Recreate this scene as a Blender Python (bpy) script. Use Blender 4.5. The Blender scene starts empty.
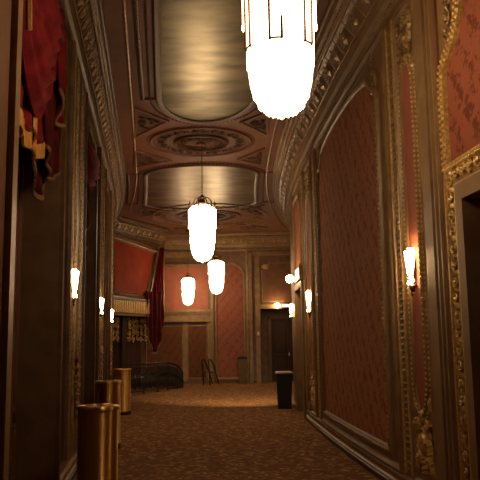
import bpy, math, random
from mathutils import Vector, Matrix
random.seed(7)
S = bpy.context.scene
COL = S.collection
PI = math.pi
sin, cos = math.sin, math.cos

# ------------------------------------------------------------------ camera, world, exposure
cd = bpy.data.cameras.new('camera'); cam = bpy.data.objects.new('camera', cd); COL.objects.link(cam)
P, A = math.radians(8.2), math.radians(0.85)
f = Vector((0, cos(P), sin(P))); r0 = Vector((1, 0, 0)); u0 = r0.cross(f)
r = cos(A)*r0 - sin(A)*u0; u = sin(A)*r0 + cos(A)*u0
M4 = Matrix((r, u, -f)).transposed().to_4x4(); M4.translation = Vector((0, 0, 1.6))
cam.matrix_world = M4
cd.sensor_width = 36; cd.lens = 36*700/480; cd.clip_start = .05; cd.clip_end = 200
S.camera = cam
w = bpy.data.worlds.new('world'); S.world = w; w.use_nodes = True
w.node_tree.nodes['Background'].inputs[0].default_value = (.02, .012, .008, 1)
w.node_tree.nodes['Background'].inputs[1].default_value = 1.0
vs = S.view_settings; vs.view_transform = 'Standard'; vs.look = 'None'; vs.gamma = 1; vs.use_curve_mapping = False
vs.exposure = 0.2
CHAND_L, SCONCE_L, GLOBE_L = 11.0, 28.0, 60.0
WARM = (1.0, .72, .42)

# ------------------------------------------------------------------ materials
def nt(name):
    m = bpy.data.materials.new(name); m.use_nodes = True
    t = m.node_tree; b = t.nodes['Principled BSDF']
    return m, t, b
def N(t, typ, **k):
    n = t.nodes.new(typ)
    for a, v in k.items():
        if a.startswith('i_'):
            n.inputs[a[2:].replace('_', ' ')].default_value = v
        else: setattr(n, a, v)
    return n
def mat(name, c1, c2=None, rough=.5, metal=0, scale=6, bump=0, stretch=(1, 1, 1), detail=4, spec=None, lo=.35, hi=.65):
    m, t, b = nt(name)
    b.inputs['Roughness'].default_value = rough; b.inputs['Metallic'].default_value = metal
    if spec is not None: b.inputs['Specular IOR Level'].default_value = spec
    c2 = c2 or tuple(x*.8 for x in c1)
    tc = N(t, 'ShaderNodeTexCoord'); mp = N(t, 'ShaderNodeMapping'); mp.inputs['Scale'].default_value = stretch
    no = N(t, 'ShaderNodeTexNoise'); no.inputs['Scale'].default_value = scale; no.inputs['Detail'].default_value = detail
    cr = N(t, 'ShaderNodeValToRGB')
    cr.color_ramp.elements[0].position = lo; cr.color_ramp.elements[1].position = hi
    cr.color_ramp.elements[0].color = (*c1, 1); cr.color_ramp.elements[1].color = (*c2, 1)
    L = t.links.new
    L(tc.outputs['Object'], mp.inputs[0]); L(mp.outputs[0], no.inputs[0]); L(no.outputs[0], cr.inputs[0]); L(cr.outputs[0], b.inputs['Base Color'])
    if bump:
        bp = N(t, 'ShaderNodeBump'); bp.inputs['Strength'].default_value = bump; bp.inputs['Distance'].default_value = .02
        L(no.outputs[0], bp.inputs['Height']); L(bp.outputs[0], b.inputs['Normal'])
    return m
def emis(name, col, s):
    m, t, b = nt(name)
    b.inputs['Base Color'].default_value = (.8, .75, .65, 1); b.inputs['Roughness'].default_value = .2
    b.inputs['Emission Color'].default_value = (*col, 1); b.inputs['Emission Strength'].default_value = s
    return m
def damask(name, base, dark, pu=.42, pz=.62, mix=.8):
    m, t, b = nt(name); L = t.links.new
    tc = N(t, 'ShaderNodeTexCoord'); sp = N(t, 'ShaderNodeSeparateXYZ'); L(tc.outputs['Object'], sp.inputs[0])
    ns = N(t, 'ShaderNodeTexNoise'); ns.inputs['Scale'].default_value = 4.5; ns.inputs['Detail'].default_value = 5; L(tc.outputs['Object'], ns.inputs[0])
    def mth(op, a, bb=None):
        n = N(t, 'ShaderNodeMath', operation=op)
        for i, v in enumerate((a, bb)):
            if v is None: continue
            if isinstance(v, (int, float)): n.inputs[i].default_value = v
            else: L(v, n.inputs[i])
        return n.outputs[0]
    d = mth('MULTIPLY', mth('SUBTRACT', ns.outputs[0], .5), 9.0)
    uu = mth('ADD', mth('MULTIPLY', mth('ADD', sp.outputs[0], sp.outputs[1]), 2*PI/pu), d)
    zz = mth('ADD', mth('MULTIPLY', sp.outputs[2], 2*PI/pz), d)
    a = mth('MULTIPLY', mth('COSINE', uu), mth('COSINE', zz))
    c = mth('MULTIPLY', mth('SINE', mth('MULTIPLY', uu, 2.0)), mth('SINE', mth('MULTIPLY', zz, 3.0)))
    v = mth('ADD', a, mth('MULTIPLY', c, .55))
    n2 = N(t, 'ShaderNodeTexNoise'); n2.inputs['Scale'].default_value = 28; n2.inputs['Detail'].default_value = 3; L(tc.outputs['Object'], n2.inputs[0])
    v = mth('ADD', v, mth('MULTIPLY', mth('SUBTRACT', n2.outputs[0], .5), 3.6))
    cr = N(t, 'ShaderNodeValToRGB'); e = cr.color_ramp.elements
    e[0].position = .0; e[1].position = .9; e[0].color = (*base, 1); e[1].color = (*[x*(1-mix)+y*mix for x, y in zip(base, dark)], 1)
    L(v, cr.inputs[0]); L(cr.outputs[0], b.inputs['Base Color'])
    b.inputs['Roughness'].default_value = .85; b.inputs['Specular IOR Level'].default_value = .12
    return m
M = {}
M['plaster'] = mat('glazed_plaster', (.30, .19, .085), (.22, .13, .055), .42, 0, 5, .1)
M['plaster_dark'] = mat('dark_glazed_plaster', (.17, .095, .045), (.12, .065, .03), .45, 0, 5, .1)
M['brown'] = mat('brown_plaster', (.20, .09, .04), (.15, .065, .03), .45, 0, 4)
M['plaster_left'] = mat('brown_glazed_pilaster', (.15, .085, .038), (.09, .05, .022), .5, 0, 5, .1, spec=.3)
M['gold'] = mat('gilded_plaster', (.78, .55, .19), (.46, .29, .09), .38, .35, 30, .3)
M['oldgold'] = mat('aged_gilding', (.46, .31, .12), (.19, .11, .04), .42, .3, 25, .3)
M['ceil'] = mat('ceiling_plaster', (.24, .10, .055), (.19, .078, .042), .5, 0, 2.5, .05)
M['ceil_orn'] = mat('ceiling_ornament', (.16, .075, .04), (.10, .045, .022), .45, 0, 20, .2)
M['silver'] = mat('silver_leaf', (.29, .265, .16), (.13, .115, .065), .34, .85, 1.1, .10, (1, 2.4, 1), 6, lo=.38, hi=.62)
M['damask'] = damask('terracotta_damask', (.46, .20, .10), (.25, .095, .045), .3, .46, mix=.9)
M['damask_red'] = damask('crimson_damask', (.27, .085, .045), (.12, .035, .02), .3, .46, mix=.9)
M['damask_rose'] = damask('rose_damask', (.30, .11, .07), (.20, .068, .045), .3, .46)
M['damask_brown'] = damask('brown_damask', (.16, .065, .03), (.11, .042, .018), .3, .46)
M['rose'] = mat('rose_painted_plaster', (.40, .14, .085), (.34, .115, .07), .6, 0, 4, spec=.2)
M['redpaint'] = mat('red_painted_panel', (.40, .06, .022), (.32, .045, .018), .75, 0, 3, spec=.15)
M['wood'] = mat('dark_door_wood', (.055, .020, .011), (.030, .011, .006), .6, 0, 3, 0, (8, 8, .6))
M['doorred'] = mat('red_brown_door', (.10, .022, .014), (.07, .016, .01), .45, 0, 3, 0, (8, 8, .6))
M['skirt'] = mat('dark_skirting', (.035, .018, .012), None, .4)
M['velvet'] = mat('red_velvet', (.20, .014, .018), (.11, .007, .010), .8, 0, 5, spec=.1)
M['velvet_dark'] = mat('dark_red_velvet', (.09, .009, .010), (.055, .006, .007), .85, 0, 5, spec=.1)
M['fringe'] = mat('gold_fringe', (.62, .30, .05), (.40, .17, .025), .6, .1, 60, .5, (1, 1, .15))
M['trim'] = mat('pale_braid', (.26, .15, .07), None, .7, spec=.1)
M['brass'] = mat('polished_brass', (.80, .52, .16), (.70, .44, .13), .42, 1, 2, 0, (1, 1, .2))
_t = M['brass'].node_tree; _b = _t.nodes['Principled BSDF']; _b.inputs['Anisotropic'].default_value = .98
_tg = _t.nodes.new('ShaderNodeTangent'); _tg.direction_type = 'RADIAL'; _tg.axis = 'Z'; _t.links.new(_tg.outputs[0], _b.inputs['Tangent']); _b.inputs['Anisotropic Rotation'].default_value = 0.25
M['brassdark'] = mat('dark_bronze', (.10, .06, .03), None, .35, .8)
M['iron'] = mat('black_iron', (.012, .010, .010), None, .35, .3)
M['blackplastic'] = mat('black_plastic', (.012, .011, .010), None, .45)
M['bag'] = mat('white_bin_liner', (.75, .72, .65), (.6, .57, .5), .4, 0, 20, .4)
M['steel'] = mat('brushed_metal', (.5, .45, .36), None, .25, 1)
M['crystal'] = emis('lit_crystal', (1, .68, .40), CHAND_L)
M['sconce'] = emis('lit_sconce_crystal', (1, .64, .31), SCONCE_L)
M['globe'] = emis('lit_globe', (1, .66, .34), GLOBE_L)
M['box'] = emis('lit_sign_glass', (1, .82, .52), 4.0)
# carpet
def carpet():
    m, t, b = nt('patterned_carpet'); L = t.links.new
    tc = N(t, 'ShaderNodeTexCoord')
    ns = N(t, 'ShaderNodeTexNoise'); ns.inputs['Scale'].default_value = 3.2; ns.inputs['Detail'].default_value = 3
    L(tc.outputs['Object'], ns.inputs[0])
    mx = N(t, 'ShaderNodeVectorMath', operation='MULTIPLY_ADD'); mx.inputs[1].default_value = (.35, .35, 0)
    L(ns.outputs['Color'], mx.inputs[0]); L(tc.outputs['Object'], mx.inputs[2])
    vo = N(t, 'ShaderNodeTexVoronoi', feature='F1'); vo.inputs['Scale'].default_value = 11.0; L(mx.outputs[0], vo.inputs['Vector'])
    v2 = N(t, 'ShaderNodeTexVoronoi', feature='F1'); v2.inputs['Scale'].default_value = 19; L(mx.outputs[0], v2.inputs['Vector'])
    ad = N(t, 'ShaderNodeMath', operation='MULTIPLY_ADD'); L(v2.outputs[0], ad.inputs[0]); ad.inputs[1].default_value = .6; L(vo.outputs[0], ad.inputs[2])
    cr = N(t, 'ShaderNodeValToRGB'); e = cr.color_ramp.elements
    e[0].position = .35; e[0].color = (.66, .42, .16, 1); e[1].position = .85; e[1].color = (.22, .10, .04, 1)
    k = e.new(.55); k.color = (.42, .23, .085, 1)
    L(ad.outputs[0], cr.inputs[0]); L(cr.outputs[0], b.inputs['Base Color'])
    b.inputs['Roughness'].default_value = .9; b.inputs['Specular IOR Level'].default_value = .15
    bp = N(t, 'ShaderNodeBump'); bp.inputs['Strength'].default_value = .4; bp.inputs['Distance'].default_value = .01
    n3 = N(t, 'ShaderNodeTexNoise'); n3.inputs['Scale'].default_value = 160; L(tc.outputs['Object'], n3.inputs[0])
    L(n3.outputs[0], bp.inputs['Height']); L(bp.outputs[0], b.inputs['Normal'])
    return m
M['carpet'] = carpet()

# ------------------------------------------------------------------ mesh builder
BASE = {}
class MB:
    def __init__(s): s.v = []; s.f = []
    def add(s, vs, fs):
        o = len(s.v); s.v += [tuple(p) for p in vs]; s.f += [tuple(o+i for i in q) for q in fs]
    def build(s, name, m, parent=None, smooth=False, **props):
        b = BASE.get(parent.name, (0, 0, 0)) if parent else (0, 0, 0)
        me = bpy.data.meshes.new(name)
        me.from_pydata([(x-b[0], y-b[1], z-b[2]) for x, y, z in s.v], [], s.f)
        me.materials.append(M[m])
        if smooth:
            for p in me.polygons: p.use_smooth = True
        me.validate(); me.update()
        o = bpy.data.objects.new(name, me); COL.objects.link(o)
        if parent: o.parent = parent; BASE[o.name] = b
        else: BASE[o.name] = (0, 0, 0)
        for k, vv in props.items(): o[k] = vv
        return o
    # chart-based pieces -------------------------------------------
    def slab(s, ch, u0, u1, z0, z1, n0, n1, du=.6):
        k = max(1, int(abs(u1-u0)/du+.5)) if du else 1
        vs = []; fs = []
        for i in range(k+1):
            uu = u0+(u1-u0)*i/k
            vs += [ch(uu, z0, n0), ch(uu, z0, n1), ch(uu, z1, n1), ch(uu, z1, n0)]
        for i in range(k):
            a = 4*i; b = a+4
            for j in range(4): fs.append((a+j, a+(j+1) % 4, b+(j+1) % 4, b+j))
        fs += [(0, 1, 2, 3), tuple(4*k+j for j in (3, 2, 1, 0))]
        s.add(vs, fs)
    def patch(s, ch, u0, u1, z0, z1, n=0, du=.6):
        k = max(1, int(abs(u1-u0)/du+.5)); vs = []; fs = []
        for i in range(k+1):
            uu = u0+(u1-u0)*i/k; vs += [ch(uu, z0, n), ch(uu, z1, n)]
        for i in range(k): fs.append((2*i, 2*i+1, 2*i+3, 2*i+2))
        s.add(vs, fs)
    def sweep(s, ch, path, prof, closed=True):
        """prof: list of (w,n); w offset to the left of the path direction in the (u,z) plane"""
        n = len(path); rings = []
        for i in range(n):
            p = path[i]
            if closed: a = path[i-1]; b = path[(i+1) % n]
            else: a = path[max(0, i-1)]; b = path[min(n-1, i+1)]
            def dr(q, w_):
                x, y = w_[0]-q[0], w_[1]-q[1]; l = math.hypot(x, y)
                return (x/l, y/l) if l > 1e-9 else None
            d1 = dr(a, p); d2 = dr(p, b); d1 = d1 or d2; d2 = d2 or d1
            nx, ny = -(d1[1]+d2[1]), (d1[0]+d2[0]); l = math.hypot(nx, ny) or 1
            nx /= l; ny /= l; c = max(.35, nx*-d1[1]+ny*d1[0])
            rings.append([ch(p[0]+nx*w_/c, p[1]+ny*w_/c, h) for w_, h in prof])
        m = len(prof); vs = [q for rg in rings for q in rg]; fs = []
        for i in range(n if closed else n-1):
            j = (i+1) % n
            for k in range(m-1): fs.append((i*m+k, i*m+k+1, j*m+k+1, j*m+k))
        s.add(vs, fs)
    def fill(s, ch, path, n): s.add([ch(a, b, n) for a, b in path], [tuple(range(len(path)))])
    def dome(s, ch, cu, cz, ru, rz, h, n0=0, ang=0, seg=6):
        ca, sa = cos(ang), sin(ang); vs = []
        for rr, hh in ((1, 0), (.75, .7)):
            for i in range(seg):
                t = 2*PI*i/seg; x, y = ru*rr*cos(t), rz*rr*sin(t)
                vs.append(ch(cu+x*ca-y*sa, cz+x*sa+y*ca, n0+h*hh))
        vs.append(ch(cu, cz, n0+h)); fs = []
        for i in range(seg):
            j = (i+1) % seg; fs += [(i, j, seg+j, seg+i), (seg+i, seg+j, 2*seg)]
        s.add(vs, fs)
    def beads(s, ch, path, sp, ru, rz, h, n0=0, closed=True, along=True):
        pts = list(path)+([path[0]] if closed else []); carry = sp/2
        for a, b in zip(pts, pts[1:]):
            l = math.hypot(b[0]-a[0], b[1]-a[1])
            if l < 1e-6: continue
            an = math.atan2(b[1]-a[1], b[0]-a[0]); t = carry
            while t < l:
                s.dome(ch, a[0]+(b[0]-a[0])*t/l, a[1]+(b[1]-a[1])*t/l, ru, rz, h, n0, an); t += sp
            carry = t-l
    def tube(s, pts, rad, seg=6, cap=True):
        pts = [Vector(p) for p in pts]; n = len(pts); vs = []; fs = []
        rr = rad if isinstance(rad, (list, tuple)) else [rad]*n
        up = None
        for i, p in enumerate(pts):
            d = (pts[min(i+1, n-1)]-pts[max(i-1, 0)]).normalized()
            if up is None:
                up = Vector((0, 0, 1)) if abs(d.z) < .9 else Vector((1, 0, 0))
            x = d.cross(up); x = x.normalized() if x.length > 1e-6 else Vector((1, 0, 0)); y = x.cross(d).normalized(); up = y
            for k in range(seg):
                t = 2*PI*k/seg; vs.append(p+rr[i]*(cos(t)*x+sin(t)*y))
        for i in range(n-1):
            for k in range(seg): fs.append((i*seg+k, i*seg+(k+1) % seg, (i+1)*seg+(k+1) % seg, (i+1)*seg+k))
        if cap: fs += [tuple(range(seg))[::-1], tuple((n-1)*seg+k for k in range(seg))]
        s.add(vs, fs)
    def lathe(s, c, prof, seg=24, flute=0, nfl=0):
        vs = []; fs = []
        for (rad, z) in prof:
            for k in range(seg):
                t = 2*PI*k/seg; q = rad*(1+(flute*(k % 2) if nfl else 0)); vs.append((c[0]+q*cos(t), c[1]+q*sin(t), c[2]+z))
        m = len(prof)
        for i in range(m-1):
            for k in range(seg): fs.append((i*seg+k, i*seg+(k+1) % seg, (i+1)*seg+(k+1) % seg, (i+1)*seg+k))
        fs += [tuple(range(seg))[::-1], tuple((m-1)*seg+k for k in range(seg))]
        s.add(vs, fs)
    def box(s, a, b):
        x0, y0, z0 = a; x1, y1, z1 = b
        s.add([(x0, y0, z0), (x1, y0, z0), (x1, y1, z0), (x0, y1, z0), (x0, y0, z1), (x1, y0, z1), (x1, y1, z1), (x0, y1, z1)],
              [(3, 2, 1, 0), (4, 5, 6, 7), (0, 1, 5, 4), (1, 2, 6, 5), (2, 3, 7, 6), (3, 0, 4, 7)])
    def scroll(s, ch, cu, cz, rad, a0, turns, tr, hand=1, h=.03, seg=5, n0=0):
        k = max(8, int(14*turns)); pts = []; rr = []
        for i in range(k+1):
            t = i/k; q = rad*(1-.85*t); a = a0+hand*2*PI*turns*t
            pts.append(ch(cu+q*cos(a), cz+q*sin(a), n0+h*(.4+.6*t))); rr.append(tr*(1-.45*t))
        s.tube(pts, rr, seg); s.dome(ch, cu, cz, tr*1.6, tr*1.6, h*1.4, n0)
    def leaf(s, ch, cu, cz, ang, ln, wd, h, n0=0):
        ca, sa = cos(ang), sin(ang)
        def q(a, b, n): return ch(cu+a*ca-b*sa, cz+a*sa+b*ca, n0+n)
        vs = [q(0, 0, 0), q(ln*.3, wd*.5, h*.3), q(ln*.35, 0, h), q(ln*.3, -wd*.5, h*.3), q(ln*.7, wd*.38, h*.3), q(ln*.72, 0, h*1.1), q(ln*.7, -wd*.38, h*.3), q(ln, 0, h*.2)]
        s.add(vs, [(0, 2, 1), (0, 3, 2), (1, 2, 5, 4), (2, 3, 6, 5), (4, 5, 7), (5, 6, 7)])

def tag(o, label, cat, group=None):
    o['label'] = label; o['category'] = cat
    if group: o['group'] = group
    return o
def thing(name, loc, label=None, cat=None, group=None, rz=0):
    o = bpy.data.objects.new(name, None); COL.objects.link(o); o.location = loc; o.rotation_euler.z = rz
    o.empty_display_size = .1; BASE[o.name] = tuple(loc)
    if label: tag(o, label, cat, group)
    return o
def copy_tree(o, parent=None):
    c = o.copy(); COL.objects.link(c)
    if parent: c.parent = parent
    for ch in list(o.children): copy_tree(ch, c)
    return c

# ------------------------------------------------------------------ plan of the corridor
def R(d): return 1.32+.0046*(d-16.5)**2 if d < 16.5 else 1.32+.011*(d-16.5)**2
def Rp(d): return .0092*(d-16.5) if d < 16.5 else .022*(d-16.5)
def Lf(d): return -.96-.13*d-(.0095*(d-16)**2 if d > 16 else 0)
def Lp(d): return -.13-(.019*(d-16) if d > 16 else 0)
def SR(u, z, n):
    k = math.hypot(Rp(u), 1); return (R(u)-n/k, u+n*Rp(u)/k, z)
def SL(u, z, n):
    k = math.hypot(Lp(u), 1); return (Lf(u)+n/k, u-n*Lp(u)/k, z)
def line(p, q):
    dx, dy = q[0]-p[0], q[1]-p[1]; l = math.hypot(dx, dy); dx /= l; dy /= l
    def ch(u, z, n): return (p[0]+dx*u+dy*n, p[1]+dy*u-dx*n, z)
    ch.length = l
    return ch
PA, PB = (Lf(22.9), 22.9), (-2.85, 26.2)
SB = line(PA, PB)                           # the box front that turns in from the left wall
SF = line((-3.3, 27.5), (-1.15, 27.5))      # far wall
SD = line((-1.15, 27.5), (.28, 27.25))      # arched damask wall
SE = line((.28, 27.25), (3.0, 27.25))       # wall with the far doorway
def SC(a, d, n): return (a, d, 5.8-n)       # ceiling seen from below, coordinates x and y
ZT = 5.18                                    # wall top under the cornice

def rect(u0, u1, z0, z1): return [(u0, z0), (u1, z0), (u1, z1), (u0, z1)]
def shoulder(u0, u1, z0, zs, zt, ear=.16, n=14):
    p = [(u0, z0), (u1, z0), (u1, zs-.05)]
    p += [(u1-ear*(1-cos(t*PI/2/4)), zs+ear*sin(t*PI/2/4)) for t in range(5)][1:]
    a = u1-ear; b = u0+ear; zz = zs+ear
    for i in range(n+1):
        t = i/n; p.append((a+(b-a)*t, zz+(zt-zz)*math.sin(PI*t)**.28))
    p += [(u0+ear*(1-cos(t*PI/2/4)), zs+ear*sin(t*PI/2/4)) for t in range(4, -1, -1)][1:]
    return p+[(u0, zs-.05)]
def arch(u0, u1, z0, zs, n=14):
    c, rr = (u0+u1)/2, (u1-u0)/2
    return [(u0, z0), (u1, z0)]+[(c+rr*cos(PI*i/n), zs+rr*sin(PI*i/n)) for i in range(n+1)]
def ogee(u0, u1, z0, z1, e=.25):
    c = (u0+u1)/2; hw = (u1-u0)/2
    up = [(c+hw*cos(PI*i/8), z1-e+e*abs(sin(PI*i/8))**1.6) for i in range(9)]
    dn = [(c-hw*cos(PI*i/8), z0+e-e*abs(sin(PI*i/8))**1.6) for i in range(9)]
    return up+dn
BOLD = [(-.05, 0), (-.05, .02), (-.035, .05), (-.01, .055), (.005, .035), (.02, .03), (.03, .045), (.05, .03), (.055, 0)]
THIN = [(-.02, 0), (-.018, .02), (0, .03), (.018, .02), (.02, 0)]
def struct(o): o['kind'] = 'structure'; return o

# ------------------------------------------------------------------ floor and ceiling
mb = MB(); mb.add([(-7, -3, 0), (6, -3, 0), (6, 29, 0), (-7, 29, 0)], [(0, 1, 2, 3)])
floor = struct(mb.build('floor', 'carpet'))
mb = MB(); mb.add([(-7, -3, 5.8), (6, -3, 5.8), (6, 29, 5.8), (-7, 29, 5.8)], [(3, 2, 1, 0)])
ceiling = struct(mb.build('ceiling', 'ceil'))
def mid(d): return (R(d)+Lf(d))/2
def sc(d): return (R(d)-Lf(d))/4.2
def CP(c, d): return (mid(d)+c*sc(d), d)
def ceil_panel(d0, d1, hw, aw, arc0, arc1):
    """silver leaf panel: long rectangle whose ends carry half ellipses"""
    path = []
    k = 12
    path += [CP(-hw, d0+(d1-d0)*i/k) for i in range(k+1)]
    if arc1: path += [CP(-aw*cos(PI*i/16), d1+arc1*sin(PI*i/16)) for i in range(17)]
    path += [CP(hw, d1-(d1-d0)*i/k) for i in range(k+1)]
    if arc0: path += [CP(aw*cos(PI*i/16), d0-arc0*sin(PI*i/16)) for i in range(17)]
    return path
def inner(d0, d1, aw, arc0, arc1):
    k = 12
    p = [CP(-aw, d0+(d1-d0)*i/k) for i in range(k+1)]
    if arc1: p += [CP(-aw*cos(PI*i/16), d1+arc1*sin(PI*i/16)) for i in range(1, 16)]
    p += [CP(aw, d1-(d1-d0)*i/k) for i in range(k+1)]
    if arc0: p += [CP(aw*cos(PI*i/16), d0-arc0*sin(PI*i/16)) for i in range(1, 16)]
    return p
for (d0, d1, a0, a1, hw) in ((4.2, 11.6, 1.2, 1.45, 1.22), (17.3, 20.9, 1.0, 1.0, 1.72), (-2.0, 1.0, 0, 1.2, 1.22)):
    path = inner(d0, d1, hw*.78, a0, a1)
    mb = MB(); mb.fill(SC, path, .012); pn = mb.build('ceiling_panel', 'silver', ceiling)
    mb = MB(); mb.sweep(SC, path, [(-.09, 0), (-.09, .03), (-.05, .05), (0, .055), (.03, .02), (.03, .012)]); mb.beads(SC, inner(d0, d1, hw*.78+.13, a0+.13, a1+.13), .09, .03, .02, .03)
    mb.build('panel_frame', 'ceil_orn', pn)
    fr = [CP(-hw, d0-.1+(d1-d0+.2)*i/10) for i in range(11)]+[CP(hw, d1+.1-(d1-d0+.2)*i/10) for i in range(11)]
    mb = MB()
    for side in (fr[:11], fr[11:]):
        mb.sweep(SC, side, [(-.04, 0), (-.03, .025), (0, .035), (.03, .025), (.04, 0)], False)
        mb.beads(SC, side, .08, .02, .025, .02, .03, closed=False)
    for e in (fr[0], fr[10], fr[11], fr[21]):
        s_ = 1 if e[0] < mid(e[1]) else -1
        mb.sweep(SC, [e, (e[0]+s_*.35, e[1])], THIN, False)
    mb.build('panel_border', 'ceil_orn', pn)
def circ(cx, cy, rr, k=48, ry=None): return [(cx+rr*cos(2*PI*i/k), cy+(ry or rr)*sin(2*PI*i/k)) for i in range(k)]
def roundel(cx, cy, rad):
    mb = MB(); mb.fill(SC, circ(cx, cy, rad*.93), .008)
    for i in range(26):
        a = 2*PI*i/26; q = rad*.78
        mb.scroll(SC, cx+q*cos(a), cy+q*sin(a), .085, a, 1.2, .014, 1 if i % 2 else -1, .035)
        mb.leaf(SC, cx+rad*.66*cos(a+.12), cy+rad*.66*sin(a+.12), a, .16, .07, .03)
    ro = mb.build('roundel', 'ceil_orn', ceiling)
    mb = MB()
    mb.sweep(SC, circ(cx, cy, rad), [(-.03, 0), (-.02, .03), (0, .04), (.02, .03), (.03, 0)])
    mb.beads(SC, circ(cx, cy, rad*1.07), .07, .022, .016, .02)
    mb.build('roundel_rim', 'ceil', ro)
    mb = MB()
    mb.sweep(SC, circ(cx, cy, rad*.52), [(-.04, 0), (-.03, .05), (0, .07), (.03, .05), (.04, 0)]); mb.build('boss_ring', 'ceil_orn', ro)
    mb = MB()
    for i in range(16):
        a = 2*PI*i/16
        mb.leaf(SC, cx+.06*cos(a), cy+.06*sin(a), a, rad*.38, .10, .05, .01)
        mb.scroll(SC, cx+rad*.36*cos(a+.2), cy+rad*.36*sin(a+.2), .06, a, 1.2, .014, 1, .05)
    mb.dome(SC, cx, cy, .12, .12, .10, 0, 0, 12)
    mb.build('boss_leaves', 'ceil_orn', ro)
roundel(-.80, 14.44, 1.06)
roundel(-1.05, 23.3, 1.05)
roundel(.15, 2.6, .9)
def tri(p, q, s_):
    c = ((p[0]+q[0]+s_[0])/3, (p[1]+q[1]+s_[1])/3)
    mb = MB(); mb.fill(SC, [p, q, s_], .01)
    for i in range(9):
        t, v = random.random(), random.random()
        if t+v > 1: t, v = 1-t, 1-v
        x = c[0]+.65*((p[0]-c[0])+(q[0]-p[0])*t+(s_[0]-p[0])*v); y = c[1]+.65*((p[1]-c[1])+(q[1]-p[1])*t+(s_[1]-p[1])*v)
        mb.scroll(SC, x, y, .09, random.random()*6, 1.1, .015, 1, .03)
    t_ = mb.build('corner_spandrel', 'ceil_orn', ceiling)
    mb = MB(); mb.sweep(SC, [p, q, s_], [(-.03, 0), (-.025, .03), (.025, .03), (.03, 0)]); mb.build('spandrel_frame', 'ceil', t_)
tri((-1.84, 12.2), (-2.13, 13.95), (-1.35, 12.95)); tri((-2.28, 15.0), (-2.50, 16.4), (-1.6, 15.9))
tri((.6, 13.95), (.53, 12.5), (.05, 13.1)); tri((.55, 16.4), (.56, 15.0), (0, 15.9))
tri((-3.1, 21.5), (-3.35, 23.2), (-2.3, 22.3)); tri((.8, 23.2), (.75, 21.5), (.1, 22.3))
tri((-2.4, 25.8), (-1.4, 24.9), (-1.2, 26.3)); tri((.1, 26.3), (-.1, 24.9), (1.0, 25.8))
mb = MB(); mb.sweep(SC, circ(-2.6, 23.6, .35, 32, .7), THIN); mb.sweep(SC, circ(.6, 24.6, .35, 32, .7), THIN)
mb.sweep(SC, circ(-1.0, 23.4, 1.9, 64, 2.3), [(-.04, 0), (-.03, .04), (.03, .04), (.04, 0)])
for i in range(40):
    a = 2*PI*i/40; mb.scroll(SC, -1.0+1.55*cos(a), 23.4+1.75*sin(a), .12, a, 1.2, .02, 1 if i % 2 else -1, .04)
mb.build('ceiling_scrollwork', 'oldgold', ceiling)
# thin lines along the ceiling edge
def side_path(fn, d0, d1, off, step=.6):
    k = int((d1-d0)/step); return [fn(d0+(d1-d0)*i/k, 0, off)[:2] for i in range(k+1)]
mb = MB()
mb.sweep(SC, side_path(SR, -2, 26, .62), THIN, False); mb.sweep(SC, side_path(SL, -2, 22, .62), THIN, False)
mb.build('ceiling_moulding', 'oldgold', ceiling)

# ------------------------------------------------------------------ cornices
CP_PROF = [(0, ZT-.08), (.05, ZT-.08), (.06, ZT-.02), (.03, ZT), (.03, ZT+.05), (.09, ZT+.08), (.11, ZT+.14), (.16, ZT+.24), (.25, ZT+.36), (.33, ZT+.42), (.36, ZT+.43), (.36, ZT+.47), (.41, ZT+.49), (.44, ZT+.54), (.47, ZT+.55), (.47, 5.8)]
def cornice(name, path, m='plaster', k_=1.0):
    """path: plan polyline with the room on its right side"""
    n = len(path); vs = []; fs = []; PR = [(a*k_, b) for a, b in CP_PROF]; m_ = len(PR); nr = []
    for i in range(n):
        a = Vector(path[max(0, i-1)]); p = Vector(path[i]); b = Vector(path[min(n-1, i+1)])
        d1 = (p-a).normalized() if i else (b-p).normalized(); d2 = (b-p).normalized() if i < n-1 else d1
        nn = Vector((d1.y+d2.y, -(d1.x+d2.x))).normalized(); c = max(.5, nn.dot(Vector((d1.y, -d1.x))))
        nr.append((p, nn/c))
        for o, z in PR: vs.append((p.x+nn.x*o/c, p.y+nn.y*o/c, z))
    for i in range(n-1):
        for k in range(m_-1): fs.append((i*m_+k, (i+1)*m_+k, (i+1)*m_+k+1, i*m_+k+1))
    mb = MB(); mb.add(vs, fs); co = struct(mb.build(name, m))
    # leaf band on the cove, egg row above and below
    lf = MB(); eg = MB()
    for i in range(n-1):
        p, q = nr[i][0], nr[i+1][0]; l = (q-p).length; t0 = (q-p)/l; out = Vector((t0.y, -t0.x))
        def ch(a, s_, h):      # a along the path, s_ up the cove, h off it
            o = (.11+.24*s_)*k_; z = ZT+.14+.28*s_
            o += h*.76; z -= h*.65
            return (p.x+t0.x*a+out.x*o, p.y+t0.y*a+out.y*o, z)
        for z_ in (.12, .88): lf.slab(ch, 0, l, z_-.02, z_+.02, 0, .015, 0)
        k = max(1, int(l/.3))
        for j in range(k):
            a = (j+.5)*l/k
            lf.leaf(ch, a, .2, PI/2, .6, .16, .010)
            lf.slab(ch, a+l/k/2-.010, a+l/k/2+.010, .14, .86, 0, .007, 0)
            lf.scroll(ch, a-.07, .5, .05, 0, 1.1, .010, 1, .014, 4); lf.scroll(ch, a+.07, .5, .05, PI, 1.1, .010, -1, .014, 4)
        def ce(a, s_, h): return (p.x+t0.x*a+out.x*(.36*k_+h), p.y+t0.y*a+out.y*(.36*k_+h), ZT+.45+s_)
        def cf(a, s_, h): return (p.x+t0.x*a+out.x*(.03*k_+h), p.y+t0.y*a+out.y*(.03*k_+h), ZT+.03+s_)
        k = max(1, int(l/.075))
        for j in range(k):
            eg.dome(ce, (j+.5)*l/k, 0, .024, .018, .018); eg.dome(cf, (j+.5)*l/k, 0, .024, .018, .018)
    lf.build('leaf_band', 'oldgold', co); eg.build('egg_moulding', 'oldgold', co)
    return co
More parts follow.
